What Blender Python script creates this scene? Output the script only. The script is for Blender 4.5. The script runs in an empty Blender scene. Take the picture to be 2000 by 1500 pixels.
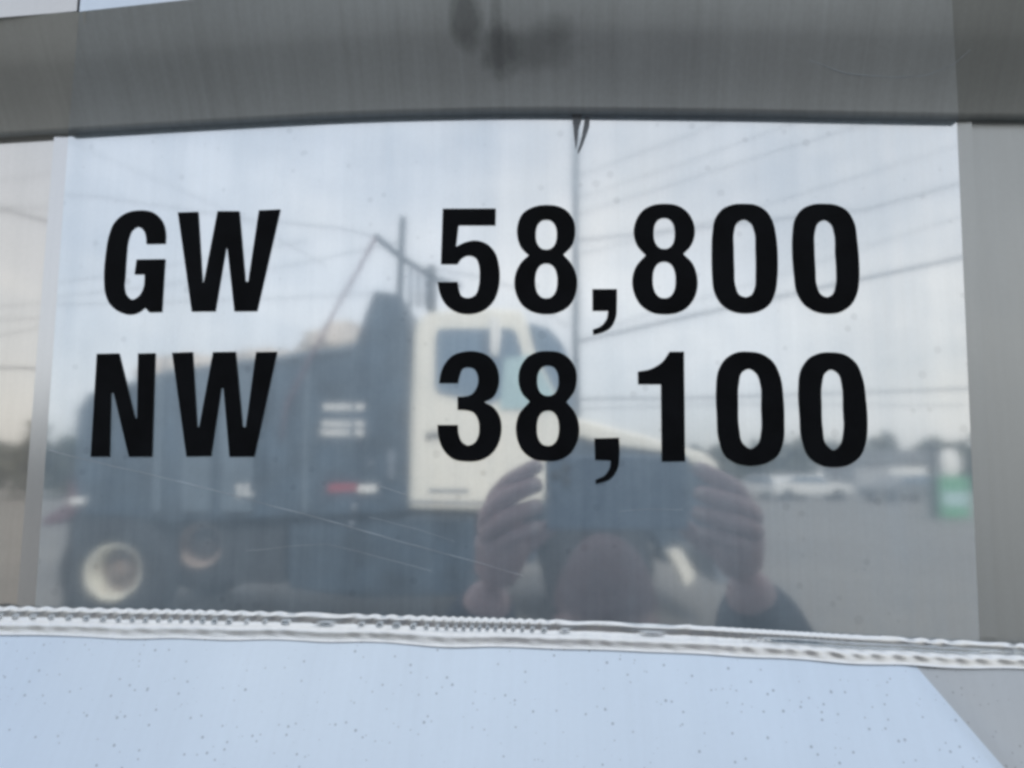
import bpy, bmesh, math, random
from mathutils import Vector, Matrix, noise
random.seed(7)
PI = math.pi
R = math.radians
SC = bpy.context.scene
COL = SC.collection

# ------------------------------------------------------------------ camera geometry
FPX = 1444.0            # focal length in pixels of the 2000 px wide photograph
PITCH = R(7.1)          # the phone looks up a little
EYE_Z = 1.35            # lens height above the ground
D = 0.40                # lens to polished sheet
CP = Vector((0, 0, EYE_Z))                        # the lens as the sheet mirrors it
RV = Vector((-1, 0, 0))
FV = Vector((0, math.cos(PITCH), math.sin(PITCH)))
UV = Vector((0, -math.sin(PITCH), math.cos(PITCH)))
NRM = FV + RV * ((1106 - 1000) / FPX)
NRM.z = 0
NRM.normalize()                                   # outward normal of the sheet
ZV = Vector((0, 0, 1))
UU = ZV.cross(NRM).normalized()                   # along the sheet, to the viewer's right
P0 = CP + NRM * D
CAM = CP + NRM * (2 * D)
def refl(v): return v - NRM * (2 * v.dot(NRM))
R2, U2, F2 = refl(RV), refl(UV), refl(FV)
SHEET = Matrix(((UU.x, ZV.x, NRM.x, P0.x), (UU.y, ZV.y, NRM.y, P0.y), (UU.z, ZV.z, NRM.z, P0.z), (0, 0, 0, 1)))
def ray(px, py): return FV + RV * ((px - 1000) / FPX) + UV * (-(py - 750) / FPX)
def L(px, py, w=0.0):
    """trailer-local point (along, up, out) seen at a place of the sheet, w metres proud of it"""
    r = ray(px, py); k = (D - w) / r.dot(NRM)
    return Vector((r.dot(UU) * k, r.dot(ZV) * k, w))
def H(px, py, w):
    """trailer-local point in front of the sheet whose mirror image is seen at px, py"""
    r = ray(px, py); k = (D + w) / r.dot(NRM)
    return Vector((r.dot(UU) * k, r.dot(ZV) * k, w))
def S(px, py, y):
    """point of the yard, y metres away, whose mirror image is seen at px, py"""
    r = ray(px, py)
    return CP + r * (y / r.y)

cd = bpy.data.cameras.new('camera'); cam = bpy.data.objects.new('camera', cd); COL.objects.link(cam)
cd.sensor_width = 36; cd.lens = 36 * FPX / 2000; cd.clip_start = 0.005; cd.clip_end = 3000
cam.matrix_world = Matrix(((R2.x, U2.x, -F2.x, CAM.x), (R2.y, U2.y, -F2.y, CAM.y), (R2.z, U2.z, -F2.z, CAM.z), (0, 0, 0, 1)))
SC.camera = cam

# ------------------------------------------------------------------ sky, sun, exposure
SUN_EL, SUN_AZ = R(38), R(200)       # azimuth measured from +Y towards +X
wd = bpy.data.worlds.new('World'); SC.world = wd; wd.use_nodes = True
nt = wd.node_tree; nt.nodes.clear()
wo = nt.nodes.new('ShaderNodeOutputWorld'); bg = nt.nodes.new('ShaderNodeBackground')
sky = nt.nodes.new('ShaderNodeTexSky'); sky.sky_type = 'NISHITA'; sky.sun_disc = False
sky.sun_elevation = SUN_EL; sky.sun_rotation = SUN_AZ; sky.dust_density = 2.0; sky.air_density = 1.0
tc = nt.nodes.new('ShaderNodeTexCoord'); mp = nt.nodes.new('ShaderNodeMapping'); mp.inputs['Scale'].default_value = (1, 1, 2.6)
nz = nt.nodes.new('ShaderNodeTexNoise'); nz.inputs['Scale'].default_value = 2.2; nz.inputs['Detail'].default_value = 5; nz.inputs['Roughness'].default_value = 0.55
rp = nt.nodes.new('ShaderNodeValToRGB'); rp.color_ramp.elements[0].position = 0.36; rp.color_ramp.elements[1].position = 0.66
rp.color_ramp.elements[0].color = (0.62, 0.62, 0.62, 1); rp.color_ramp.elements[1].color = (0.93, 0.93, 0.93, 1)
mx = nt.nodes.new('ShaderNodeMixRGB')
sx = nt.nodes.new('ShaderNodeSeparateXYZ'); gr = nt.nodes.new('ShaderNodeValToRGB'); k10 = nt.nodes.new('ShaderNodeVectorMath'); k10.operation = 'SCALE'; k10.inputs['Scale'].default_value = 12.0
for e_, (p_, c_) in zip((gr.color_ramp.elements[0], gr.color_ramp.elements[1], gr.color_ramp.elements.new(0.22), gr.color_ramp.elements.new(0.5)),
                        ((0.0, (.90, .875, .84)), (0.95, (.40, .58, .90)), (0.22, (1.12, 1.09, 1.05)), (0.5, (.82, .845, .895)))):
    e_.position = p_; e_.color = c_ + (1,)
nt.links.new(tc.outputs['Generated'], sx.inputs[0]); nt.links.new(sx.outputs['Z'], gr.inputs['Fac']); nt.links.new(gr.outputs['Color'], k10.inputs[0]); nt.links.new(k10.outputs[0], mx.inputs['Color2'])
nt.links.new(tc.outputs['Generated'], mp.inputs['Vector']); nt.links.new(mp.outputs[0], nz.inputs['Vector'])
nt.links.new(nz.outputs['Fac'], rp.inputs['Fac']); nt.links.new(rp.outputs['Color'], mx.inputs['Fac'])
nz2 = nt.nodes.new('ShaderNodeTexNoise'); nz2.inputs['Scale'].default_value = 1.6; nz2.inputs['Detail'].default_value = 3
rp2 = nt.nodes.new('ShaderNodeValToRGB'); rp2.color_ramp.elements[0].position = 0.40; rp2.color_ramp.elements[1].position = 0.62
rp2.color_ramp.elements[0].color = (0.95, 0.985, 1.03, 1); rp2.color_ramp.elements[1].color = (1.05, 1.01, 0.95, 1)
mu = nt.nodes.new('ShaderNodeMixRGB'); mu.blend_type = 'MULTIPLY'; mu.inputs['Fac'].default_value = 1.0
mp2 = nt.nodes.new('ShaderNodeMapping'); mp2.inputs['Location'].default_value = (3.1, 0.7, 0.4)
nt.links.new(tc.outputs['Generated'], mp2.inputs['Vector']); nt.links.new(mp2.outputs[0], nz2.inputs['Vector']); nt.links.new(nz2.outputs['Fac'], rp2.inputs['Fac'])
nt.links.new(sky.outputs[0], mx.inputs['Color1']); nt.links.new(mx.outputs[0], mu.inputs['Color1']); nt.links.new(rp2.outputs['Color'], mu.inputs['Color2']); nt.links.new(mu.outputs[0], bg.inputs['Color'])
bg.inputs['Strength'].default_value = 0.1
nt.links.new(bg.outputs[0], wo.inputs['Surface'])
sl = bpy.data.lights.new('sun', 'SUN'); sl.energy = 2.2; sl.angle = R(12); sl.color = (1, 0.95, 0.87)
so = bpy.data.objects.new('sun', sl); COL.objects.link(so)
sd = Vector((math.sin(SUN_AZ) * math.cos(SUN_EL), math.cos(SUN_AZ) * math.cos(SUN_EL), math.sin(SUN_EL)))
so.rotation_euler = sd.to_track_quat('Z', 'Y').to_euler(); so.location = (0, 0, 30)
SC.view_settings.view_transform = 'Standard'; SC.view_settings.look = 'None'
SC.view_settings.exposure = 0.0; SC.view_settings.gamma = 1.0; SC.view_settings.use_curve_mapping = False
SC.render.engine = 'CYCLES'
SC.cycles.max_bounces = 8; SC.cycles.glossy_bounces = 5; SC.cycles.diffuse_bounces = 3
SC.cycles.pixel_filter_type = 'BLACKMAN_HARRIS'; SC.cycles.filter_width = 3.3
SC.cycles.sample_clamp_indirect = 6

# ------------------------------------------------------------------ materials
class NT:
    def __init__(s, name):
        s.m = bpy.data.materials.new(name); s.m.use_nodes = True
        s.t = s.m.node_tree; s.t.nodes.clear(); s.out = s.n('ShaderNodeOutputMaterial')
    def n(s, typ, **kw):
        x = s.t.nodes.new(typ)
        for k, v in kw.items():
            if k.startswith('_'): setattr(x, k[1:], v)
            else: x.inputs[k.replace('__', ' ')].default_value = v
        return x
    def l(s, a, b): s.t.links.new(a, b)
    def math(s, op, a, b=None, c=None, clamp=False):
        x = s.t.nodes.new('ShaderNodeMath'); x.operation = op; x.use_clamp = clamp
        for i, v in enumerate((a, b, c)):
            if v is None: continue
            if isinstance(v, (int, float)): x.inputs[i].default_value = v
            else: s.l(v, x.inputs[i])
        return x.outputs[0]
    def noise(s, scale, vec=(1, 1, 1), detail=4, rough=0.55, off=(0, 0, 0)):
        t = s.n('ShaderNodeTexCoord'); m = s.n('ShaderNodeMapping'); m.inputs['Scale'].default_value = vec; m.inputs['Location'].default_value = off
        z = s.n('ShaderNodeTexNoise', Scale=scale, Detail=detail, Roughness=rough)
        s.l(t.outputs['Object'], m.inputs['Vector']); s.l(m.outputs[0], z.inputs['Vector'])
        return z.outputs['Fac']
    def ramp(s, fac, stops):
        r = s.n('ShaderNodeValToRGB'); e = r.color_ramp.elements
        while len(e) < len(stops): e.new(0.5)
        for q, (p, c) in zip(e, stops):
            q.position = p; q.color = (c if isinstance(c, tuple) else (c, c, c)) + (1,)
        s.l(fac, r.inputs['Fac']); return r.outputs['Color']

def plain(name, col, rough=0.5, metal=0.0, var=0.12, scale=6.0, spec=0.5, coat=0.0, bump=0.0):
    """one colour with uneven wear"""
    N = NT(name); p = N.n('ShaderNodeBsdfPrincipled', Roughness=rough, Metallic=metal)
    p.inputs['Specular IOR Level'].default_value = spec; p.inputs['Coat Weight'].default_value = coat
    f = N.noise(scale, detail=6)
    lo = tuple(max(0, c * (1 - var)) for c in col); hi = tuple(min(1, c * (1 + var)) for c in col)
    N.l(N.ramp(f, [(0.3, lo), (0.7, hi)]), p.inputs['Base Color'])
    N.l(N.math('MULTIPLY_ADD', f, 0.25, rough - 0.12, clamp=True), p.inputs['Roughness'])
    if bump:
        b = N.n('ShaderNodeBump', Strength=bump, Distance=0.02); N.l(N.noise(scale * 5), b.inputs['Height']); N.l(b.outputs[0], p.inputs['Normal'])
    N.l(p.outputs[0], N.out.inputs['Surface']); return N.m

def blot(N, cx, cy, rx, ry, soft=0.5, scale=60.0, amt=0.5):
    """mask of a smudge at a place on the sheet"""
    t = N.n('ShaderNodeTexCoord'); x = N.n('ShaderNodeSeparateXYZ'); N.l(t.outputs['Object'], x.inputs[0])
    a = N.math('DIVIDE', N.math('SUBTRACT', x.outputs['X'], cx), rx); b = N.math('DIVIDE', N.math('SUBTRACT', x.outputs['Y'], cy), ry)
    d = N.math('SQRT', N.math('ADD', N.math('MULTIPLY', a, a), N.math('MULTIPLY', b, b)))
    d = N.math('ADD', d, N.math('MULTIPLY', N.math('SUBTRACT', N.noise(scale, detail=3), 0.5), 2 * amt))
    return N.math('MULTIPLY', N.math('DIVIDE', N.math('SUBTRACT', 1.0 + soft / 2, d), soft, clamp=True), 1.0)

def metal(name, col, r1, r2, veil, tint=None, haze=0.0, streak=0.3, stains=(), bump=0.0, specks=0.0, sps=390.0, veilcol=(0.6, 0.63, 0.68)):
    """aluminium: a clear reflection under a thin dull film of grime and brushing marks"""
    N = NT(name)
    st = N.noise(1.0, (260, 7, 7), detail=4, rough=0.6)
    cl = N.noise(9.0, detail=5)
    fine = N.noise(420.0, detail=2)
    var = N.math('ADD', N.math('MULTIPLY', N.math('SUBTRACT', st, 0.5), streak), N.math('MULTIPLY', N.math('SUBTRACT', cl, 0.5), streak * 0.6))
    var = N.math('ADD', var, N.math('MULTIPLY', N.math('SUBTRACT', fine, 0.5), streak * 0.5))
    bright = N.math('ADD', 1.0, var)
    for s in stains:
        bright = N.math('MULTIPLY', bright, N.math('SUBTRACT', 1.0, N.math('MULTIPLY', blot(N, *s[:6]), s[6])))
    if specks:
        t = N.n('ShaderNodeTexCoord'); v = N.n('ShaderNodeTexVoronoi', Scale=sps); N.l(t.outputs['Object'], v.inputs['Vector'])
        th = N.math('MULTIPLY', N.math('POWER', N.math('FRACT', N.math('MULTIPLY', v.outputs['Color'], 7.31)), 3.2), 0.32)
        m = N.math('DIVIDE', N.math('SUBTRACT', th, v.outputs['Distance']), 0.06, clamp=True)
        bright = N.math('MULTIPLY', bright, N.math('SUBTRACT', 1.0, N.math('MULTIPLY', m, specks)))
        v2 = N.n('ShaderNodeTexVoronoi', Scale=sps * 0.33); N.l(t.outputs['Object'], v2.inputs['Vector'])
        th2 = N.math('MULTIPLY', N.math('POWER', N.math('FRACT', N.math('MULTIPLY', v2.outputs['Color'], 5.77)), 9.0), 0.15)
        m2 = N.math('DIVIDE', N.math('SUBTRACT', th2, v2.outputs['Distance']), 0.06, clamp=True)
        bright = N.math('MULTIPLY', bright, N.math('SUBTRACT', 1.0, N.math('MULTIPLY', m2, min(1.0, specks * 1.6))))
    def colour(c):
        k = N.n('ShaderNodeMixRGB', _blend_type='MULTIPLY', Fac=1.0); k.inputs['Color1'].default_value = c + (1,); N.l(bright, k.inputs['Color2']); return k.outputs[0]
    g1 = N.n('ShaderNodeBsdfAnisotropic', Roughness=r1); g1.distribution = 'GGX'; N.l(colour(col), g1.inputs['Color'])
    N.l(N.math('MULTIPLY', r1, N.math('MULTIPLY_ADD', cl, 0.8, 0.6)), g1.inputs['Roughness'])
    g2 = N.n('ShaderNodeBsdfAnisotropic', Roughness=r2); g2.distribution = 'GGX'; N.l(colour(veilcol), g2.inputs['Color'])
    if bump:
        b = N.n('ShaderNodeBump', Strength=bump, Distance=0.001); N.l(N.math('ADD', N.noise(16.0, (1, .35, 1), detail=2), N.math('MULTIPLY', st, 0.04)), b.inputs['Height'])
        N.l(b.outputs[0], g1.inputs['Normal'])
    mix = N.n('ShaderNodeMixShader')
    vl = veil
    if haze:
        h1 = N.noise(1.0, (38, 2.2, 2), detail=4, rough=0.6, off=(4, 1, 0)); h2 = N.noise(5.5, (1, .6, 1), detail=6, rough=0.65, off=(1, 5, 0)); h3 = N.noise(70.0, detail=4, off=(2, 2, 0))
        hz = N.math('ADD', N.math('ADD', N.math('SUBTRACT', h1, 0.5), N.math('MULTIPLY', N.math('SUBTRACT', h2, 0.5), 0.9)), N.math('MULTIPLY', N.math('SUBTRACT', h3, 0.5), 0.35))
        vl = N.math('MULTIPLY', veil, N.math('MULTIPLY_ADD', hz, haze, 1.0))
    N.l(N.math('ADD', vl, N.math('MULTIPLY', var, veil * 0.8), clamp=True), mix.inputs['Fac']); N.l(g1.outputs[0], mix.inputs[1]); N.l(g2.outputs[0], mix.inputs[2])
    N.l(mix.outputs[0], N.out.inputs['Surface']); return N.m

M = {}
M['mirror'] = metal('polished_aluminium', (0.90, 0.925, 0.95), 0.049, 0.55, 0.42, streak=0.10, bump=0.05, veilcol=(0.56, 0.71, 0.86), specks=0.10, sps=120.0, haze=0.9)
M['left'] = metal('polished_aluminium_dusty', (0.83, 0.80, 0.76), 0.05, 0.5, 0.36, streak=0.10, bump=0.05, veilcol=(0.62, 0.64, 0.65), haze=0.5)
M['right'] = metal('dull_aluminium', (0.52, 0.54, 0.54), 0.42, 0.7, 0.5, streak=0.10, veilcol=(0.57, 0.63, 0.67), haze=0.4)
def at2(px, py, w=0.01): p = L(px, py, w); return p.x, p.y
RS = [(*at2(910, 40, .026), 0.0075, 0.013, 0.8, 90.0, 0.42), (*at2(975, 95, .022), 0.010, 0.011, 0.7, 160.0, 0.34),
      (*at2(1050, 92, .022), 0.017, 0.008, 0.9, 110.0, 0.26), (*at2(970, 60, .024), 0.003, 0.02, 0.9, 90.0, 0.2), (*at2(1090, 55, .025), 0.008, 0.006, 0.9, 90.0, 0.22)]
M['rail'] = metal('brushed_rail_aluminium', (0.50, 0.545, 0.57), 0.42, 0.6, 0.5, streak=0.32, stains=RS, veilcol=(0.48, 0.53, 0.565))
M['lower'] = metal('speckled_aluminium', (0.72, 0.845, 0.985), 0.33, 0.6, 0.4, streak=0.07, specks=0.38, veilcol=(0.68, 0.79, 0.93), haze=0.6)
M['lower_grey'] = metal('grey_aluminium', (0.50, 0.545, 0.585), 0.36, 0.55, 0.4, streak=0.08, specks=0.3, veilcol=(0.48, 0.51, 0.54))
M['trim'] = metal('satin_aluminium', (0.80, 0.80, 0.81), 0.18, 0.5, 0.4, streak=0.06, veilcol=(0.62, 0.67, 0.72))
M['weld'] = metal('weld_aluminium', (0.93, 0.97, 1.0), 0.36, 0.55, 0.4, streak=0.2, veilcol=(0.90, 0.95, 1.0))
M['vinyl'] = plain('black_vinyl', (0.006, 0.007, 0.009), 0.5, var=0.3, scale=40, spec=0.04)
M['scratch'] = plain('scratched_metal', (0.44, 0.50, 0.56), 0.5, metal=0.5, var=0.45, scale=45)
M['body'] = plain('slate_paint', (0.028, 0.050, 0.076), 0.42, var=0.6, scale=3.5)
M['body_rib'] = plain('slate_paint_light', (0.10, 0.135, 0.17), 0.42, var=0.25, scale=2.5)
M['cream'] = plain('cream_paint', (0.82, 0.795, 0.71), 0.35, var=0.05, scale=3)
M['cream_rim'] = plain('cream_rim_paint', (0.86, 0.80, 0.68), 0.45, var=0.28, scale=7)
M['dusty_rim'] = plain('dusty_rim', (0.50, 0.40, 0.35), 0.6, var=0.3, scale=12)
M['hub'] = plain('shaded_grimy_hub', (0.20, 0.15, 0.12), 0.65, var=0.45, scale=14)  # grime brown, darkened further to paint the shade inside the wheel dish
M['rust'] = plain('rusty_hub', (0.28, 0.18, 0.11), 0.7, var=0.4, scale=20)
M['rubber'] = plain('tyre_rubber', (0.018, 0.02, 0.024), 0.8, var=0.3, scale=12, bump=0.2)
M['black'] = plain('black_steel', (0.022, 0.026, 0.032), 0.6, var=0.3, scale=6)
M['steel'] = plain('grey_steel', (0.22, 0.25, 0.29), 0.35, metal=0.5, var=0.2)
M['stack'] = plain('sooty_steel', (0.07, 0.085, 0.10), 0.6, var=0.3)
M['maroon'] = plain('maroon_paint', (0.13, 0.062, 0.075), 0.4, var=0.2)
M['glass'] = plain('cab_glass', (0.10, 0.16, 0.23), 0.1, var=0.15, scale=3, spec=0.8)
M['glass_pale'] = plain('cab_glass_pale', (0.40, 0.56, 0.58), 0.1, var=0.12, scale=4, spec=0.8)
M['white'] = plain('white_paint', (0.80, 0.80, 0.78), 0.45, var=0.06)
M['redtape'] = plain('red_tape', (0.35, 0.06, 0.08), 0.4, var=0.15)
M['wire'] = plain('wire_sheath', (0.20, 0.21, 0.23), 0.7)
M['pole'] = plain('galvanised_pole', (0.17, 0.19, 0.21), 0.7, var=0.25, scale=4)
M['load'] = plain('pale_rubble', (0.62, 0.56, 0.50), 0.9, var=0.35, scale=5, bump=0.8)
M['skin'] = plain('skin', (0.44, 0.30, 0.30), 0.5, var=0.12, scale=30)
M['nail'] = plain('fingernail', (0.58, 0.45, 0.43), 0.22, var=0.05)
M['wool'] = plain('maroon_wool', (0.19, 0.125, 0.13), 0.9, var=0.25, scale=60, bump=0.5)
M['hair'] = plain('brown_hair', (0.075, 0.045, 0.035), 0.6, var=0.3, scale=60)
M['jacket'] = plain('navy_cloth', (0.030, 0.042, 0.062), 0.85, var=0.25, scale=40, bump=0.3)
M['trousers'] = plain('dark_denim', (0.05, 0.06, 0.09), 0.9, var=0.25, scale=40)
M['boot'] = plain('brown_leather', (0.07, 0.045, 0.03), 0.6)
M['phone'] = plain('blue_phone_glass', (0.12, 0.19, 0.27), 0.25, var=0.08, spec=0.6)
M['lens'] = plain('lens_glass', (0.01, 0.01, 0.014), 0.08)
M['eye'] = plain('eye_white', (0.75, 0.73, 0.7), 0.25)
M['lip'] = plain('lip', (0.33, 0.15, 0.13), 0.5)
M['leaf'] = plain('leaf', (0.055, 0.075, 0.045), 0.8, var=0.4, scale=1.2)
M['leaf_pale'] = plain('leaf_pale', (0.10, 0.105, 0.075), 0.8, var=0.35, scale=1.2)
M['grime'] = plain('grime', (0.15, 0.17, 0.195), 0.7, var=0.4, scale=200)
M['leaf_far'] = plain('leaf_far', (0.10, 0.115, 0.10), 0.9, var=0.3, scale=0.5)  # pale grey green: distance haze put into the leaf colour
M['bark'] = plain('bark', (0.09, 0.075, 0.06), 0.9, var=0.3, bump=0.5)
M['carwhite'] = plain('car_white', (0.72, 0.72, 0.70), 0.3, var=0.04, coat=0.5)
M['cargrey'] = plain('car_grey', (0.16, 0.17, 0.18), 0.3, var=0.06, coat=0.5)
M['green'] = plain('sign_green', (0.10, 0.34, 0.19), 0.5, var=0.12)
M['siding'] = plain('pale_siding', (0.36, 0.37, 0.38), 0.7, var=0.12, scale=1)
M['roofing'] = plain('dark_roofing', (0.12, 0.125, 0.13), 0.8, var=0.2, scale=1)
def ground_mat():
    N = NT('worn_asphalt'); p = N.n('ShaderNodeBsdfPrincipled', Roughness=0.9)
    a = N.noise(0.35, detail=8, rough=0.65); b = N.noise(14.0, detail=5)
    f = N.math('MULTIPLY_ADD', b, 0.45, N.math('MULTIPLY', a, 0.55))
    N.l(N.ramp(f, [(0.32, (0.13, 0.125, 0.12)), (0.5, (0.20, 0.195, 0.185)), (0.68, (0.27, 0.26, 0.235))]), p.inputs['Base Color'])
    k = N.n('ShaderNodeBump', Strength=0.4, Distance=0.02); N.l(N.noise(60.0, detail=4), k.inputs['Height']); N.l(k.outputs[0], p.inputs['Normal'])
    N.l(p.outputs[0], N.out.inputs['Surface']); return N.m
M['ground'] = ground_mat()

# ------------------------------------------------------------------ mesh helpers
WM = {}
def empty(name, mat4, label=None, cat=None, group=None):
    o = bpy.data.objects.new(name, None); COL.objects.link(o); o.matrix_world = mat4; WM[o.name] = mat4.copy(); o.empty_display_size = 0.1
    tag(o, label, cat, group); return o
def tag(o, label=None, cat=None, group=None, kind=None):
    for k, v in (('label', label), ('category', cat), ('group', group), ('kind', kind)):
        if v: o[k] = v
    return o
class MB:
    def __init__(s): s.v, s.f, s.sm = [], [], []
    def add(s, vs, fs, smooth=False):
        o = len(s.v); s.v += [Vector(a) for a in vs]; s.f += [tuple(i + o for i in f) for f in fs]; s.sm += [smooth] * len(fs); return s
    def box(s, a, b):
        (x0, y0, z0), (x1, y1, z1) = a, b
        x0, x1 = sorted((x0, x1)); y0, y1 = sorted((y0, y1)); z0, z1 = sorted((z0, z1))
        return s.add([(x0, y0, z0), (x1, y0, z0), (x1, y1, z0), (x0, y1, z0), (x0, y0, z1), (x1, y0, z1), (x1, y1, z1), (x0, y1, z1)],
                     [(0, 3, 2, 1), (4, 5, 6, 7), (0, 1, 5, 4), (1, 2, 6, 5), (2, 3, 7, 6), (3, 0, 4, 7)])
    def prism(s, poly, off):
        """poly: 3-D points of one face; off: vector to the other face"""
        n = len(poly); off = Vector(off); p = [Vector(a) for a in poly]
        fs = [tuple(range(n)), tuple(reversed(range(n, 2 * n)))] + [(i, i + n, (i + 1) % n + n, (i + 1) % n) for i in range(n)]
        return s.add(p + [a + off for a in p], fs)
    def tube(s, pts, r, k=8, cap=True, smooth=True):
        pts = [Vector(p) for p in pts]; rs = r if isinstance(r, (list, tuple)) else [r] * len(pts); vs, fs = [], []
        d0 = (pts[1] - pts[0]).normalized(); a = d0.orthogonal().normalized()
        for i, p in enumerate(pts):
            d = (pts[min(i + 1, len(pts) - 1)] - pts[max(i - 1, 0)]).normalized(); a = (a - d * a.dot(d)).normalized(); b = d.cross(a)
            vs += [p + (a * math.cos(2 * PI * j / k) + b * math.sin(2 * PI * j / k)) * rs[i] for j in range(k)]
        for i in range(len(pts) - 1):
            for j in range(k): fs.append((i * k + j, i * k + (j + 1) % k, (i + 1) * k + (j + 1) % k, (i + 1) * k + j))
        if cap: fs += [tuple(reversed(range(k))), tuple(range((len(pts) - 1) * k, len(pts) * k))]
        return s.add(vs, fs, smooth)
    def lathe(s, c, prof, k=36, axis='Y', smooth=True):
        """prof: (radius, along axis)"""
        c = Vector(c); vs, fs = [], []
        for (r, h) in prof:
            for j in range(k):
                ca, sa = r * math.cos(2 * PI * j / k), r * math.sin(2 * PI * j / k)
                vs.append(c + (Vector((ca, h, sa)) if axis == 'Y' else Vector((ca, sa, h)) if axis == 'Z' else Vector((h, ca, sa))))
        for i in range(len(prof) - 1):
            for j in range(k): fs.append((i * k + j, (i + 1) * k + j, (i + 1) * k + (j + 1) % k, i * k + (j + 1) % k))
        return s.add(vs, fs, smooth)
    def ball(s, c, r, seg=16, ring=10, jit=0.0, sc=2.0):
        c = Vector(c); r = Vector(r) if not isinstance(r, (int, float)) else Vector((r, r, r)); vs, fs = [], []
        for i in range(ring + 1):
            for j in range(seg):
                t, a = PI * i / ring, 2 * PI * j / seg
                q = Vector((math.sin(t) * math.cos(a), math.sin(t) * math.sin(a), math.cos(t)))
                k = 1 + jit * noise.noise((q + c) * sc)
                vs.append(c + Vector((q.x * r.x, q.y * r.y, q.z * r.z)) * k)
        for i in range(ring):
            for j in range(seg): fs.append((i * seg + j, (i + 1) * seg + j, (i + 1) * seg + (j + 1) % seg, i * seg + (j + 1) % seg))
        return s.add(vs, fs, True)
    def build(s, name, mat, parent=None, local=False, bevel=0.0, label=None):
        me = bpy.data.meshes.new(name); vs = s.v
        if parent is not None and not local:
            inv = WM[parent.name].inverted(); vs = [inv @ v for v in vs]
        me.from_pydata(vs, [], s.f); me.update()
        for p, q in zip(me.polygons, s.sm): p.use_smooth = q
        bm = bmesh.new(); bm.from_mesh(me); bmesh.ops.remove_doubles(bm, verts=bm.verts, dist=1e-6)
        bmesh.ops.recalc_face_normals(bm, faces=bm.faces); bm.to_mesh(me); bm.free()
        me.materials.append(mat)
        o = bpy.data.objects.new(name, me); COL.objects.link(o)
        if parent is not None: o.parent = parent; WM[o.name] = WM[parent.name].copy()
        else: WM[o.name] = Matrix.Identity(4)
        if bevel:
            b = o.modifiers.new('bevel', 'BEVEL'); b.width = bevel; b.segments = 2; b.limit_method = 'ANGLE'; b.angle_limit = R(40)
        if label: o['label'] = label
        return o

# ================================================================== THE GROUND
g = MB(); n = 60; E = 900.0
def gz(x, y): return 0.0
g.add([(-E, -E, 0), (E, -E, 0), (E, E, 0), (-E, E, 0)], [(0, 1, 2, 3)])
tag(g.build('ground', M['ground']), 'worn grey asphalt yard', 'ground', kind='structure')

# ================================================================== THE TRAILER
tr = empty('trailer', SHEET, 'polished aluminium trailer side painted with black gross and net weights', 'trailer')
def interp(pts, x):
    if x <= pts[0][0]: a, b = pts[0], pts[1]
    elif x >= pts[-1][0]: a, b = pts[-2], pts[-1]
    else:
        for a, b in zip(pts, pts[1:]):
            if a[0] <= x <= b[0]: break
    return a[1] + (b[1] - a[1]) * (x - a[0]) / (b[0] - a[0])
def smoothpts(pts, step=40):
    """denser, smoothed version of an edge given by a few places"""
    xs = []; x = pts[0][0]
    while x < pts[-1][0]: xs.append(x); x += step
    xs.append(pts[-1][0]); out = []
    for x in xs:
        k = [interp(pts, min(max(x + d, pts[0][0]), pts[-1][0])) for d in (-90, -45, 0, 45, 90)]
        out.append((x, sum(k) / 5 if pts[0][0] + 100 < x < pts[-1][0] - 100 else interp(pts, x)))
    return out
TOP = [(-1400, 360), (0, 269), (135, 261), (400, 245), (700, 229), (1000, 222), (1400, 226), (1868, 235), (2000, 236), (3400, 240)]
BOT = [(-1400, 1170), (0, 1188), (500, 1198), (1000, 1212), (1300, 1222), (1600, 1240), (2000, 1262), (3400, 1340)]
LE = lambda y: 135 + (y - 261) * (66 - 135) / (1190 - 261)      # left edge of the clear sheet
RE = lambda y: 1868 + (y - 235) * (1914 - 1868) / (1240 - 235)  # right edge
# the clear polished sheet
tp = [(x, y) for x, y in smoothpts(TOP) if 150 < x < 1850]; bt = [(x, y) for x, y in smoothpts(BOT) if 90 < x < 1890]
y0, y1 = interp(TOP, 135), interp(BOT, 66); y2, y3 = interp(TOP, 1868), interp(BOT, 1914)
outline = [(LE(y0), y0 - 16)] + [(x, y - 16) for x, y in tp] + [(RE(y2), y2 - 16), (RE(y3), y3 + 30)] + [(x, y + 30) for x, y in reversed(bt)] + [(LE(y1), y1 + 30)]
MB().prism([L(x, y, 0) for x, y in outline], (0, 0, -0.003)).build('polished_panel', M['mirror'], tr, local=True)
# side sheets, set a little back and turned a little
def side_sheet(xa, xb, turn, mat, hinge, name, label, w=-0.0016):
    vs, fs = [], []
    xs = [xa + (xb - xa) * i / 14 for i in range(15)]
    u0 = L(hinge, 750).x
    for x in xs:
        for f in (0, 1):
            y = interp(TOP, x) - 18 if f == 0 else interp(BOT, x) + 30
            p = L(x, y, w); p.z = w + (p.x - u0) * math.tan(turn); vs.append(p)
    for i in range(14): fs.append((2 * i, 2 * i + 1, 2 * i + 3, 2 * i + 2))
    return MB().add(vs, fs).build(name, mat, tr, local=True, label=label)
side_sheet(-1300, 145, R(3.0), M['left'], 120, 'side_sheet', 'dusty mirror sheet left of the lettering')
side_sheet(1855, 3300, R(-4.0), M['right'], 1900, 'side_sheet', 'dull grey sheet right of the lettering')
def strip(xa0, xa1, xb0, xb1, ya, yb, w, name, mat):
    q = [L(xa0, ya, w), L(xa1, ya, w), L(xb1, yb, w), L(xb0, yb, w)]
    return MB().prism(q, (0, 0, -0.0012)).build(name, mat, tr, local=True)
strip(107, 150, 32, 82, 250, 1195, -0.0004, 'edge_trim', M['trim'])
strip(1856, 1897, 1902, 1950, 222, 1245, -0.0004, 'edge_trim', M['right'])
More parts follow.
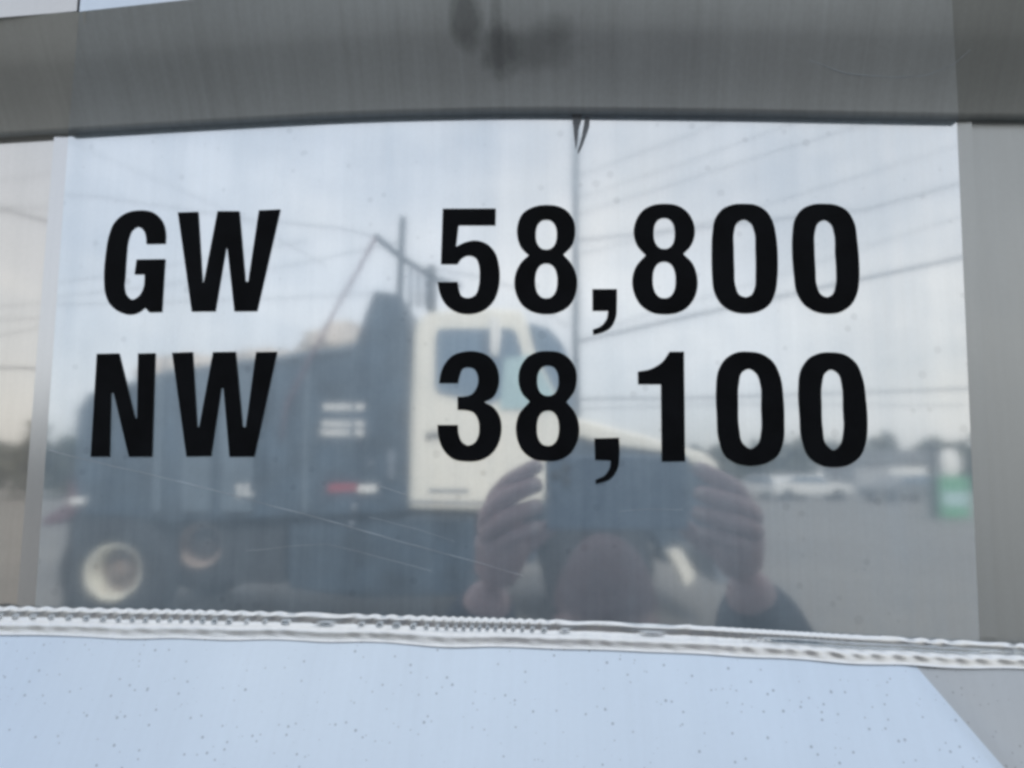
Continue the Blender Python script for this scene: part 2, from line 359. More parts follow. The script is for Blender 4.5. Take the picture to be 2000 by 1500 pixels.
# rolled rail above: rows (share of the height from panel edge to upper edge, metres out)
UP = [(-1400, 150), (0, 34), (155, 22), (330, 3), (700, -35), (1100, -55), (1500, -52), (2000, -35), (3400, 10)]
ROWS = [(0.0, -0.0008), (0.004, 0.0038), (0.06, 0.0055), (0.16, 0.0085), (0.30, 0.0135), (0.45, 0.0190), (0.56, 0.0232), (0.60, 0.0246), (0.66, 0.0266), (0.80, 0.0307), (1.0, 0.0362)]
def rail_w(s):
    for (a, wa), (b, wb) in zip(ROWS, ROWS[1:]):
        if a <= s <= b: return wa + (wb - wa) * (s - a) / (b - a)
    return ROWS[-1][1]
def rail(xa, xb, lift, name, mat, n=40, turn=0, hinge=0):
    vs, fs = [], []; xs = [xa + (xb - xa) * i / n for i in range(n + 1)]; k = len(ROWS)
    sT, sU = smoothpts(TOP), smoothpts(UP)
    for x in xs:
        ya, yb = interp(sT, x), interp(sU, x)
        xc = x
        for s, w in ROWS:
            y = ya + (yb - ya) * s
            sx = xc
            if abs(x - xb) < 1 and xb < 200: sx = 148 + 20 * s      # runs on under the next length of rail
            if abs(x - xa) < 1 and 100 < xa < 200: sx = 133 + (155 - 133) * s
            if (abs(x - xb) < 1 or abs(x - xa) < 1) and 1800 < x < 1900: sx = 1873 - 16 * s
            pt = L(sx, y, w + lift)
            if turn: pt = L(sx, y, w + lift + (pt.x - L(hinge, 750).x) * math.tan(turn))
            vs.append(pt)
    for i in range(n):
        for j in range(k - 1): fs.append((i * k + j, i * k + j + 1, (i + 1) * k + j + 1, (i + 1) * k + j))
    return MB().add(vs, fs, True).build(name, mat, tr, local=True)
rail(132, 1874, 0.0, 'rail', M['rail'], n=60)
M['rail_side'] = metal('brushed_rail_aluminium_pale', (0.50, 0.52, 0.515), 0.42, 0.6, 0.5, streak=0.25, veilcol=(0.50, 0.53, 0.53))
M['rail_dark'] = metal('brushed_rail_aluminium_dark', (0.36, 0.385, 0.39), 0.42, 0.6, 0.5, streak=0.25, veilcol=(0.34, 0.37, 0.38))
rail(-1300, 138, -0.0012, 'rail', M['rail_side'], turn=R(3.0), hinge=130).__setitem__('label', 'paler length of rail left of the seam')
rail(1868, 3300, -0.0012, 'rail', M['rail_dark'], turn=R(-4.0), hinge=1870).__setitem__('label', 'darker length of rail right of the seam')
# sheet above the rail
def upper(xa, xb, lift, mat, n=16):
    vs, fs = [], []; sU = smoothpts(UP)
    for i in range(n + 1):
        x = xa + (xb - xa) * i / n; p = L(x if abs(x - 138) > 1 else 155, interp(sU, x), ROWS[-1][1] + lift)
        vs += [p, Vector((p.x, p.y + 0.9, p.z))]
    for i in range(n): fs.append((2 * i, 2 * i + 1, 2 * i + 3, 2 * i + 2))
    return MB().add(vs, fs).build('upper_sheet', mat, tr, local=True)
upper(138, 3300, 0.0, M['mirror']); upper(-1300, 150, -0.0012, M['left'])
# lower flared sheet under the weld: pieces fan out at slightly different slopes
bx = lambda x: interp(BOT, x) + 24
def sstep(a, b, t): t = max(0, min(1, (t - a) / (b - a))); return t * t * (3 - 2 * t)
def lower_at(x0, t):
    """fan: x0 where the line leaves the weld, t 0..1 down to well below the picture"""
    yb = bx(x0); y = yb + (2000 - yb) * t
    fan = max(0, x0 - 1760) * 2.2 * t + (225 / 264 * (y - yb) if x0 >= 1760 else 225 / 264 * (y - yb) * sstep(900, 1760, x0))
    fan -= 0 if x0 > 900 else (305 / 330 * (y - yb)) * (1 - sstep(145, 900, x0)) + max(0, 145 - x0) * 2 * t
    x = x0 + fan
    slope = 0.62 - 0.16 * sstep(1735, 1800, x0) - 0.05 * (1 - sstep(110, 190, x0))
    pb = L(x0, yb, 0.0); r = ray(x, y); ru, rv, rn = r.dot(UU), r.dot(ZV), r.dot(NRM)
    k = (D - slope * pb.y) / (rn - slope * rv)
    return Vector((ru * k, rv * k, D - rn * k))
def lower(xa, xb, n, mat, label=None):
    vs, fs = [], []; m = 14
    for i in range(n + 1):
        for q in range(m + 1): vs.append(lower_at(xa + (xb - xa) * i / n, q / m))
    for i in range(n):
        for q in range(m): fs.append((i * (m + 1) + q, i * (m + 1) + q + 1, (i + 1) * (m + 1) + q + 1, (i + 1) * (m + 1) + q))
    return MB().add(vs, fs, True).build('lower_sheet', mat, tr, local=True, label=label)
lower(-1300, 1765, 240, M['lower'])
lower(1765, 3300, 120, M['lower_grey'], 'grey gusset of the flared sheet, lower right')
# weld bead: a rippled double run
def weld():
    vs, fs = [], []; n, k = 1500, 26; sB = smoothpts(BOT)
    xs = [-350 + 2750 * i / n for i in range(n + 1)]; arc = 0; prev = None
    for i, x in enumerate(xs):
        yb = interp(sB, x); hgt = 56 - 7 * noise.noise(Vector((x / 160, 3, 0))) - (0.010 * max(0, x - 1500))
        per = 31 + 3 * math.sin(x / 97)
        jag = 1.3 * noise.noise(Vector((x / 90, 7, 0)))
        for j in range(k):
            t = j / (k - 1)
            ph = 2 * PI * (x / per + 0.25 * jag + 0.5 * t)
            ph2 = 2 * PI * (x / 41.0 - 0.9 * t + 0.35 * jag)
            sc = 5 * math.sin(ph) if t < 0.4 else 0
            run1 = math.exp(-((t - 0.16) / 0.13) ** 2) * (0.0024 + 0.0008 * math.sin(ph) + 0.0006 * jag)
            smoothrun = 0.25 if 1350 < x < 1720 else 1.0     # a cleaner stretch near the right
            run1 = math.exp(-((t - 0.16) / 0.13) ** 2) * (0.0015 + smoothrun * (0.0006 * math.sin(ph) + 0.0004 * jag))
            run2 = math.exp(-((t - 0.56) / 0.2) ** 2) * (0.0010 + (0.00008 + 0.00030 * sstep(1350, 1700, x)) * math.sin(ph2) + 0.00025 * noise.noise(Vector((x / 35, t * 3, 9))))
            run3 = math.exp(-((t - 0.86) / 0.1) ** 2) * (0.0001 + 0.00014 * noise.noise(Vector((x / 28, 2, 4))) + 0.00008 * math.sin(ph2 * 0.73 + 1))
            groove = math.exp(-((t - 0.37) / 0.055) ** 2) * (0.0004 + smoothrun * 0.0022 * max(0, math.sin(ph + 0.6) + 0.3 * jag) ** 1.5 + 0.0026 * sstep(1440, 1560, x))
            w = 0.0006 + 0.0006 * sstep(0.2, 0.4, t) + run1 + run2 + run3 - groove + max(0, t * hgt - 26) * 0.000277 * 0.62 - 0.0015 * sstep(0.6, 1.0, t)
            y = yb - 4 + t * hgt + (1.4 * math.sin(ph) * smoothrun * max(0, 1 - t * 4))
            vs.append(L(x, y, max(w, -0.0016)))
    for i in range(n):
        for j in range(k - 1): fs.append((i * k + j, i * k + j + 1, (i + 1) * k + j + 1, (i + 1) * k + j))
    return MB().add(vs, fs, True).build('weld_bead', M['weld'], tr, local=True)
weld()
# body of the trailer behind the sheets, so that it stands there as a solid thing
M['shell'] = metal('trailer_shell', (0.6, 0.62, 0.65), 0.3, 0.5, 0.4)
MB().box((-2.6, -0.55, -1.6), (2.6, 1.35, -0.05)).build('trailer_body', M['shell'], tr, local=True, bevel=0.03)
ch = MB(); ch.box((-2.6, -0.78, -1.4), (2.6, -0.58, -1.2)); ch.box((-2.6, -0.78, -0.5), (2.6, -0.58, -0.3)); ch.build('chassis', M['black'], tr, local=True)
def add_wheel(parent, c, r, mats, flip=1, width=0.28, rimr=0.57, local=True, hub=True):
    """a lorry wheel with its axle along local Y (yard) or Z (trailer)"""
    pass

# ---- lettering: outlines drawn as smooth closed curves with true corners
def outline_pts(src, sc, ox, oy):
    P = [(Vector((ox + p[0] / sc, oy + p[1] / sc)), len(p) > 2) for p in src]; n = len(P); out = []
    for i in range(n):
        (p1, c1), (p2, c2) = P[i], P[(i + 1) % n]; p0, p3 = P[i - 1][0], P[(i + 2) % n][0]
        d = (p2 - p1).length
        if c1 and c2: out.append(p1); continue
        def tang(a, b, c):
            la, lb = max((b - a).length, 1e-6), max((c - b).length, 1e-6)
            return ((b - a) / la * lb + (c - b) / lb * la) / (la + lb)
        m1 = (p2 - p1).normalized() if c1 else tang(p0, p1, p2); m2 = (p2 - p1).normalized() if c2 else tang(p1, p2, p3)
        for k in range(6):
            t = k / 6; h = (2*t**3 - 3*t**2 + 1, t**3 - 2*t**2 + t, -2*t**3 + 3*t**2, t**3 - t**2)
            out.append(p1 * h[0] + m1 * d * h[1] + p2 * h[2] + m2 * d * h[3])
    return out
def ell(cx, cy, rx, ry, n=28, e=2.3):
    o = []
    for i in range(n):
        a = 2 * PI * i / n; c, s = math.cos(a), math.sin(a)
        o.append((cx + rx * math.copysign(abs(c) ** (2 / e), c), cy + ry * math.copysign(abs(s) ** (2 / e), s)))
    return o
C = 1
gG = [[(828,535,C),(600,540,C),(595,460),(565,375),(490,330),(420,375),(380,470),(350,700),(335,930),(325,1060),(350,1160),(430,1220),(500,1185),(560,1090),(580,910,C),(455,910,C),(480,730,C),(825,725,C),(785,1370,C),(635,1375,C),(580,1315,C),(500,1375),(390,1402),(250,1360),(150,1270),(95,1130),(83,980),(105,650),(140,450),(210,280),(340,170),(520,130),(690,160),(790,260),(830,400)]]
gW = [[(45,155,C),(292,148,C),(345,1010,C),(362,1010,C),(530,140,C),(795,140,C),(870,1000,C),(905,1000,C),(1035,130,C),(1295,118,C),(1010,1360,C),(735,1362,C),(650,590,C),(632,590,C),(500,1362,C),(215,1365,C)]]
gN = [[(145,105,C),(360,100,C),(518,735,C),(538,735,C),(548,102,C),(715,98,C),(682,1110,C),(458,1112,C),(310,488,C),(282,488,C),(268,1110,C),(85,1112,C)]]
gW2 = [[(880,95,C),(1080,88,C),(1125,820,C),(1145,820,C),(1280,88,C),(1500,85,C),(1570,820,C),(1600,820,C),(1700,88,C),(1905,85,C),(1680,1110,C),(1440,1112,C),(1382,440,C),(1360,440,C),(1258,1105,C),(1020,1110,C)]]
g5 = [[(155,110,C),(802,108,C),(797,310,C),(345,310,C),(315,575,C),(430,520),(570,500),(700,545),(790,640),(840,800),(850,950),(830,1100),(770,1240),(650,1350),(480,1395),(320,1370),(190,1280),(120,1150),(92,1005,C),(335,1005,C),(350,1090),(390,1180),(470,1200),(550,1165),(595,1050),(605,930),(595,800),(555,710),(470,680),(390,710),(330,785,C),(132,785,C)]]
g8a = [[(1425,65),(1560,80),(1680,145),(1755,260),(1772,400),(1735,550),(1625,668,C),(1730,790),(1785,920),(1797,1020),(1770,1170),(1690,1300),(1560,1375),(1410,1395),(1260,1370),(1130,1290),(1050,1150),(1028,1010),(1055,870),(1110,770),(1205,678,C),(1110,580),(1065,450),(1070,300),(1130,170),(1260,90)], ell(1418,425,128,185), ell(1418,990,135,215)]
gC1 = [[(95,970,C),(362,970,C),(360,1150),(350,1280),(290,1390),(200,1440),(105,1465,C),(98,1410,C),(190,1370),(250,1290),(265,1205,C),(95,1205,C)]]
g8b = [[(880,45),(1020,65),(1130,140),(1195,260),(1207,360),(1170,490),(1080,590,C),(1180,690),(1230,830),(1237,920),(1200,1070),(1110,1180),(1000,1230),(880,1242),(740,1220),(620,1140),(545,1000),(528,880),(560,740),(675,600,C),(580,490),(543,350),(570,220),(650,110),(750,60)], ell(875,365,115,170), ell(875,870,125,200)]
g0a = [[(460,50),(600,65),(730,140),(810,270),(850,450),(870,700),(865,950),(840,1130),(760,1290),(630,1365),(480,1387),(330,1365),(190,1280),(100,1130),(70,900),(65,650),(75,400),(110,220),(200,110),(320,60)], [(460,240),(540,280),(590,400),(600,600),(603,900),(590,1080),(550,1160),(480,1190),(400,1160),(355,1060),(340,850),(333,600),(335,400),(370,290)]]
g0b = [[(1440,50),(1580,65),(1710,130),(1800,270),(1840,500),(1862,750),(1865,950),(1840,1140),(1760,1290),(1640,1370),(1490,1390),(1340,1365),(1200,1280),(1110,1140),(1070,900),(1050,650),(1055,400),(1080,240),(1160,120),(1290,60)], [(1440,245),(1520,290),(1565,420),(1575,650),(1588,850),(1580,1050),(1545,1150),(1465,1190),(1390,1150),(1345,1040),(1330,850),(1318,600),(1322,400),(1360,290)]]
g3 = [[(110,490,C),(340,490,C),(365,380),(400,310),(460,295),(540,320),(585,420),(570,540),(500,630),(400,655),(335,655,C),(335,815,C),(430,820),(530,850),(590,950),(600,1040),(590,1130),(540,1220),(460,1250),(390,1210),(345,1100),(338,1000,C),(90,1000,C),(100,1130),(160,1300),(270,1410),(450,1447),(630,1425),(770,1330),(850,1180),(872,1030),(850,900),(780,790),(660,720,C),(770,660),(830,540),(842,410),(800,260),(700,150),(560,103),(420,105),(280,150),(170,270),(125,390)]]
g8c = [[(1440,98),(1580,115),(1700,190),(1775,310),(1792,430),(1760,590),(1665,720,C),(1770,850),(1815,980),(1822,1080),(1790,1220),(1710,1350),(1570,1430),(1420,1442),(1270,1420),(1140,1330),(1065,1180),(1048,1020),(1080,880),(1215,715,C),(1120,610),(1078,450),(1100,300),(1190,170),(1310,110)], ell(1438,460,130,185), ell(1438,1040,135,215)]
gC2 = [[(75,665,C),(247,660,C),(250,780),(235,880),(190,945),(85,985,C),(82,955,C),(150,920),(185,860),(188,820,C),(80,815,C)]]
g1 = [[(600,60,C),(700,60,C),(708,825,C),(545,828,C),(540,288,C),(380,288,C),(378,200,C),(470,180),(550,130)]]
g0c = [[(1150,60),(1240,75),(1320,130),(1370,230),(1395,400),(1400,550),(1395,680),(1350,790),(1270,840),(1170,857),(1070,840),(990,790),(945,680),(930,500),(925,330),(945,180),(1000,100),(1070,65)], [(1155,180),(1205,210),(1235,290),(1240,450),(1240,620),(1220,700),(1165,738),(1110,700),(1085,600),(1078,430),(1082,290),(1105,205)]]
g0d = [[(1730,65),(1820,80),(1900,140),(1945,240),(1970,400),(1980,560),(1970,690),(1930,790),(1850,850),(1750,867),(1650,850),(1570,790),(1525,680),(1508,500),(1500,330),(1520,180),(1580,100),(1650,70)], [(1730,185),(1780,215),(1805,300),(1812,450),(1815,620),(1795,705),(1745,748),(1690,705),(1668,600),(1660,430),(1662,290),(1685,210)]]
def lettering(glyphs, label):
    cu = bpy.data.curves.new('lettering', 'CURVE'); cu.dimensions = '2D'; cu.fill_mode = 'BOTH'; cu.extrude = 0.00015
    for loops, sc, ox, oy in glyphs:
        for lp in loops:
            q = [L(p.x, p.y, 0.0005) for p in outline_pts(lp, sc, ox, oy)]
            s = cu.splines.new('POLY'); s.points.add(len(q) - 1); s.use_cyclic_u = True
            for i, p in enumerate(q): s.points[i].co = (p.x, p.y, 0, 1)
    t = bpy.data.objects.new('tmp', cu); COL.objects.link(t)
    me = bpy.data.meshes.new_from_object(t.evaluated_get(bpy.context.evaluated_depsgraph_get())); bpy.data.objects.remove(t); bpy.data.curves.remove(cu)
    me.name = 'lettering'; me.materials.clear(); me.materials.append(M['vinyl'])
    o = bpy.data.objects.new('lettering', me); COL.objects.link(o); o.parent = tr; o.location = (0, 0, 0.0005); o['label'] = label
    return o
lettering([(gG, 6.25, 190, 390), (gW, 6.25, 340, 390)], 'black letters GW, upper line')
lettering([(gN, 5, 160, 670), (gW2, 5, 160, 670)], 'black letters NW, lower line')
lettering([(g5, 6.25, 840, 390), (g8a, 6.25, 840, 390), (gC1, 5.5556, 1140, 390), (g8b, 5.5556, 1140, 390), (g0a, 6.25, 1380, 390), (g0b, 6.25, 1380, 390)], 'black number 58,800, upper line')
lettering([(g3, 6.25, 840, 670), (g8c, 6.25, 840, 670), (gC2, 3.5714, 1140, 670), (g1, 3.5714, 1140, 670), (g0c, 3.5714, 1140, 670), (g0d, 3.5714, 1140, 670)], 'black number 38,100, lower line')
# hairline scratches in the polish
def scratch(paths, name):
    m = MB()
    for pts, r, wf in paths:
        q = []
        for i in range(len(pts) - 1):
            for k in range(8):
                t = k / 8; x = pts[i][0] + (pts[i+1][0] - pts[i][0]) * t; y = pts[i][1] + (pts[i+1][1] - pts[i][1]) * t
                q.append(L(x, y + 2 * noise.noise(Vector((x / 60, y / 60, 1))), wf(x, y)))
        m.tube(q, r, 4)
    return m.build(name, M['scratch'], tr, local=True)
flat = lambda x, y: 0.00005
def onrail(x, y):
    a, b = interp(TOP, x), interp(UP, x); return rail_w(max(0, min(1, (y - a) / (b - a)))) + 0.0001
scratch([([(95, 880), (230, 912), (420, 958), (620, 1010), (760, 1052), (900, 1090), (1040, 1130)], 0.00022, flat),
         ([(740, 950), (800, 968)], 0.00022, flat), ([(480, 1075), (640, 1062), (730, 1085), (860, 1120)], 0.00014, flat),
         ([(1210, 998), (1280, 994), (1340, 996)], 0.00013, flat), ([(720, 1010), (800, 1030), (900, 1060)], 0.00012, flat)], 'scratch')
scratch([([(1580, 118), (1650, 142), (1740, 152), (1810, 148), (1860, 128), (1900, 92)], 0.00016, onrail)], 'scratch')
# dark drip hanging from the rail at the top of the sheet
# ================================================================== THE DUMP TRUCK reflected in the sheet
Y0 = 6.6
base = S(700, 1000, Y0 + 1.2); base.z = 0
dt = empty('dump_truck', Matrix.Translation(base), 'dump truck with cream cab and slate blue tipper body, mirrored in the polished sheet', 'truck')
def poly(pts, y): return [S(a, b, y) for a, b in pts]
def slab(pts, ya, yb, name, mat, parent=dt, bevel=0.0, label=None):
    return MB().prism(poly(pts, ya), (0, yb - ya, 0)).build(name, mat, parent, bevel=bevel, label=label)
body = slab([(150, 800), (172, 768), (330, 722), (560, 690), (690, 672), (716, 600), (730, 566), (786, 574), (800, 640), (796, 1002), (600, 1010), (330, 1020), (160, 1005), (140, 930)], Y0, Y0 + 2.4, 'dump_body', M['body'], bevel=0.03)
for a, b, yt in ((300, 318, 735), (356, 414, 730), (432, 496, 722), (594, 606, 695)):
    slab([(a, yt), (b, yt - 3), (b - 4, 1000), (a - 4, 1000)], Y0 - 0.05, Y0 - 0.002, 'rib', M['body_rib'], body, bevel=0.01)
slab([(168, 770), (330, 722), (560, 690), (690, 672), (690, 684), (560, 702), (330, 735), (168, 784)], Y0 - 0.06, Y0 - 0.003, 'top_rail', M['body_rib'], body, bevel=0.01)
slab([(140, 930), (176, 935), (188, 985), (120, 1020), (82, 1028), (84, 1014), (128, 985)], Y0 + 0.1, Y0 + 2.3, 'tailgate', M['maroon'], dt, bevel=0.01)
slab([(136, 972), (166, 970), (166, 984), (136, 986)], Y0 - 0.03, Y0 + 0.05, 'marker', M['white'], dt)
for r, (ya, yb) in enumerate(((789, 801), (822, 833), (839, 851))):
    x = 632 - r * 2; mk = MB()
    edge_ = []
    for wd_ in (14, 12, 13, 10): edge_ += [(x, ya), (x + wd_, ya), (x + wd_, yb - 3)]; x += wd_ + 2; edge_ += [(x, yb - 3)]
    mk.prism(poly(edge_ + [(x, yb), (632 - r * 2, yb)], Y0 - 0.004), (0, 0.003, 0)); mk.build('lettering', M['white'], body); mk = MB()
    mk.prism(poly([(694, ya), (711, ya), (711, yb), (694, yb)], Y0 - 0.004), (0, 0.003, 0))
    mk.build('lettering', M['white'], body)
for q in ([(460, 948), (473, 945), (468, 972), (462, 972), (466, 953), (461, 954)], [(480, 945), (487, 944), (482, 962), (494, 961), (494, 967), (475, 968)]):
    MB().prism(poly(q, Y0 - 0.056), (0, 0.003, 0)).build('lettering', M['white'], body)
slab([(640, 945), (698, 943), (698, 960), (640, 962)], Y0 - 0.006, Y0 - 0.002, 'reflective_tape', M['redtape'], body)
slab([(700, 948), (736, 946), (736, 961), (700, 963)], Y0 - 0.006, Y0 - 0.002, 'reflective_tape', M['white'], body, label='white reflective tape')
for cx, cy, rr in ((691, 992, 7), (686, 1024, 6), (725, 905, 5)):
    c = S(cx, cy, Y0 - 0.02); MB().ball(c, (0.032 * rr / 7, 0.02, 0.04 * rr / 7)).build('lamp', M['steel'], body)
slab([(756, 880), (772, 878), (770, 935), (758, 938)], Y0 - 0.03, Y0, 'grab_handle', M['steel'], body)
slab([(200, 1006), (1380, 1006), (1380, 1045), (200, 1055)], Y0 + 0.5, Y0 + 1.9, 'chassis', M['black'], dt)
slab([(560, 1012), (790, 1004), (930, 1004), (930, 1165), (700, 1170), (560, 1150)], Y0 + 0.12, Y0 + 0.75, 'fuel_tank', M['body'], dt, bevel=0.05)
slab([(430, 1030), (555, 1022), (555, 1140), (430, 1140)], Y0 + 0.15, Y0 + 0.7, 'tool_box', M['black'], dt, bevel=0.02)
slab([(118, 1190), (135, 1010), (178, 1000), (160, 1200)], Y0 + 0.05, Y0 + 0.7, 'mud_flap', M['rubber'], dt)
def wheel(c, r, rim_mat, face=-1, rimr=0.24, wdt=0.27, dish=0.19):
    """axle along Y; face -1: outer side towards the trailer"""
    s = face
    w_ = MB().lathe(c, [(rimr, 0), (rimr + 0.02, -s * 0.0 + s * 0.02), (r * 0.9, s * 0.0), (r * 0.975, -s * 0.03), (r, -s * 0.07), (r, -s * (wdt - 0.05)), (r * 0.96, -s * wdt), (rimr, -s * wdt), (rimr, 0)]).build('wheel', M['rubber'], dt)
    MB().lathe(c, [(rimr + 0.004, s * 0.012), (rimr - 0.012, s * 0.014), (rimr - 0.03, -s * 0.02), (rimr - 0.045, -s * dish)]).build('rim', rim_mat, w_)
    hb = MB().lathe(c, [(rimr - 0.046, -s * (dish - 0.012)), (rimr * 0.55, -s * (dish + 0.01)), (rimr * 0.42, -s * dish), (rimr * 0.40, -s * (dish - 0.05)), (rimr * 0.33, -s * (dish - 0.085)), (rimr * 0.25, -s * (dish - 0.09)), (0.002, -s * (dish - 0.095))], 20)
    for k in range(10):
        a = 2 * PI * k / 10; q = Vector(c) + Vector((rimr * 0.62 * math.cos(a), -s * (dish + 0.02), rimr * 0.62 * math.sin(a))); hb.ball(q, 0.016, 6, 4)
    hb.build('hub', M['hub'], w_)
    return w_
wc = S(222, 1117, Y0 + 0.02); wheel(wc, wc.z - 0.0, M['cream_rim'])
w2 = S(392, 1064, Y0 + 0.35); wheel(w2, 0.42, M['dusty_rim'], rimr=0.2)
wf = S(1170, 1117, Y0 + 0.25); wheel(Vector((wf.x, wf.y, wc.z)), wc.z, M['cream_rim'], dish=0.02)
for xq in (wc.x, wf.x): wheel(Vector((xq, Y0 + 2.35, wc.z)), wc.z, M['cream_rim'], face=1)
# cab
cab = slab([(795, 994), (800, 800), (807, 655), (812, 630), (826, 613), (850, 606), (960, 600), (1018, 603), (1030, 625), (1050, 695), (1105, 800), (1112, 830), (1052, 1000)], Y0 + 0.03, Y0 + 2.35, 'cab', M['cream'], bevel=0.04)
slab([(850, 655), (856, 642), (1000, 640), (1010, 650), (1022, 690), (985, 772), (960, 790), (856, 768), (848, 756)], Y0 + 0.018, Y0 + 0.034, 'window', M['glass'], cab, bevel=0.004)
slab([(986, 700), (1040, 692), (1085, 770), (1098, 797), (1050, 800), (975, 798)], Y0 + 0.012, Y0 + 0.034, 'window', M['glass_pale'], cab, label='pale quarter window by the mirror')  # pale colour paints the sky reflected in this pane
slab([(1034, 630), (1072, 642), (1098, 672), (1110, 700), (1118, 798), (1104, 798), (1050, 693)], Y0 + 0.1, Y0 + 2.28, 'windscreen', M['glass'], cab)
slab([(956, 618), (976, 618), (980, 655), (972, 700), (958, 690)], Y0 - 0.18, Y0 - 0.1, 'wing_mirror', M['white'], cab, bevel=0.015)
slab([(832, 844), (866, 844), (866, 852), (832, 852)], Y0 - 0.01, Y0 + 0.03, 'handle', M['black'], cab)
slab([(838, 955), (916, 956), (916, 963), (838, 962)], Y0 + 0.022, Y0 + 0.034, 'vent', M['steel'], cab)
slab([(796, 977), (1040, 982), (1040, 987), (796, 982)], Y0 + 0.022, Y0 + 0.034, 'sill_trim', M['steel'], cab)
hood = slab([(1046, 800), (1112, 812), (1260, 850), (1375, 884), (1402, 906), (1404, 920), (1380, 914), (1300, 884), (1180, 868), (1080, 838), (1046, 850)], Y0 + 0.3, Y0 + 2.1, 'hood', M['cream'], bevel=0.03)
slab([(1052, 846), (1080, 840), (1180, 870), (1300, 886), (1380, 916), (1400, 925), (1400, 1060), (1052, 1060)], Y0 + 0.36, Y0 + 2.04, 'hood_side', M['body'], bevel=0.02)
slab([(1395, 920), (1412, 925), (1414, 1060), (1395, 1060)], Y0 + 0.4, Y0 + 2.0, 'grille', M['steel'])
fd = MB(); fp = []
for i in range(13):
    a = PI * i / 12; fp.append((1170 - 150 * math.cos(a), 1100 - 135 * math.sin(a)))
fd.prism(poly(fp + [(1170 - 128 * math.cos(PI * i / 12), 1100 - 115 * math.sin(PI * i / 12)) for i in reversed(range(13))], Y0 + 0.15), (0, 0.5, 0)); fd.build('fender', M['body'], dt)
slab([(1395, 1090), (1440, 1092), (1440, 1140), (1395, 1140)], Y0 + 0.1, Y0 + 2.3, 'bumper', M['steel'], bevel=0.02)
slab([(1306, 1078), (1330, 1073), (1357, 1120), (1352, 1138), (1338, 1146), (1322, 1108)], Y0 - 0.12, Y0 + 0.1, 'step', M['cream'], dt, bevel=0.01, label='pale cream step plate by the front wheel')
def pole_part(name, pts, r, y, mat, parent):
    return MB().tube([S(a, b, y) for a, b in pts], r, 10).build(name, mat, parent)
pole_part('exhaust_stack', [(787, 424), (781, 590)], 0.036, Y0 + 0.5, M['stack'], dt)
pole_part('exhaust_stack', [(842, 520), (842, 610)], 0.05, Y0 + 1.6, M['stack'], dt)
pole_part('tarp_arm', [(733, 462), (622, 668), (560, 790), (548, 860)], 0.016, Y0 - 0.08, M['maroon'], dt)
pole_part('tarp_arm', [(732, 460), (780, 500), (850, 545), (900, 560)], 0.03, Y0 + 0.3, M['stack'], dt)
for x_, yt in ((803, 525), (818, 535), (832, 530)): pole_part('ladder_rail', [(x_, yt), (x_, 600)], 0.02, Y0 + 0.8, M['steel'], dt)
# heap of rubble in the body
hp = MB()
for i in range(46):
    t = random.random(); px = 300 + 400 * t; y = interp([(300, 722), (560, 692), (690, 670)], px)
    hgt = 34 * math.exp(-((px - 670) / 60) ** 2) + 5
    hp.ball(S(px, y - hgt * random.random() + 10, Y0 + 0.15 + random.random() * 2.0), (0.12 + 0.12 * random.random(), 0.15, 0.09 + 0.07 * random.random()), 9, 6, 0.5, 6)
for i in range(30):
    hp.ball(S(606 + 96 * random.random(), 668 + 44 * random.random() ** 2, Y0 + 0.12 + random.random() * 0.6), (0.1, 0.1, 0.06 + 0.05 * random.random()), 8, 6, 0.5, 6)
tag(hp.build('rubble', M['load']), 'pale rubble heaped along the top of the dump body', 'rubble', kind='stuff')

# ================================================================== POLES, WIRES
def thin(name, pts, y, r, label, cat, group, mat=M['wire']):
    q = []
    for (a, b) in zip(pts, pts[1:]):
        for k in range(6): q.append(S(a[0] + (b[0] - a[0]) * k / 6, a[1] + (b[1] - a[1]) * k / 6, y))
    q.append(S(*pts[-1], y))
    return tag(MB().tube(q, r, 6).build(name, mat), label, cat, group)
PY = 13.0
pb = S(1125, 700, PY); pb.z = 0
up = empty('utility_pole', Matrix.Translation(pb), 'thin grey pole rising behind the truck hood in the mirror image', 'pole')
ptop = S(1125, 150, PY)
MB().tube([(pb.x, pb.y, 0), (pb.x, pb.y, 4), ptop], [0.075, 0.068, 0.062], 12).build('shaft', M['pole'], up)
for dp in (((1116, 216), (1136, 216), (1135, 236), (1130, 252), (1128, 275), (1125, 292), (1122, 272), (1120, 248), (1118, 232)),
           ((1143, 228), (1148, 227), (1152, 233), (1151, 246), (1146, 262), (1140, 278), (1134, 292), (1129, 300), (1128, 295), (1133, 280), (1137, 262), (1140, 244))):
    MB().prism([L(a, b, .0004) for a, b in dp], (0, 0, -.0003)).build('grime_drip', M['grime'], tr, local=True)
G = 'power lines over the yard'
thin('power_line', [(1125, 668), (1205, 650), (1480, 588), (1870, 505), (2400, 372)], PY, 0.030, 'thick cable climbing to the right from the thin pole', 'power line', G)
thin('power_line', [(1125, 470), (1690, 410), (1868, 360), (2400, 200)], 16, 0.022, 'faint cable high at the right, above the thick one', 'power line', G)
thin('power_line', [(1125, 420), (1500, 300), (2000, 150), (2400, 20)], 18, 0.013, 'hair thin cable steepest at the upper right', 'power line', G)
thin('power_line', [(1125, 345), (1330, 270), (1700, 120)], 18, 0.013, 'hair thin cable just below the rail, right of the pole', 'power line', G)
thin('power_line', [(1120, 500), (1400, 430), (1868, 285), (2300, 130)], 18, 0.012, 'hair thin cable third down on the right', 'power line', G)
thin('power_line', [(1112, 780), (1400, 776), (1880, 760), (2400, 730)], 24, 0.036, 'low level cable behind the last zeros', 'power line', G)
thin('power_line', [(1112, 800), (1400, 790), (1880, 792)], 26, 0.02, 'fine cable close under the low level cable', 'power line', G)
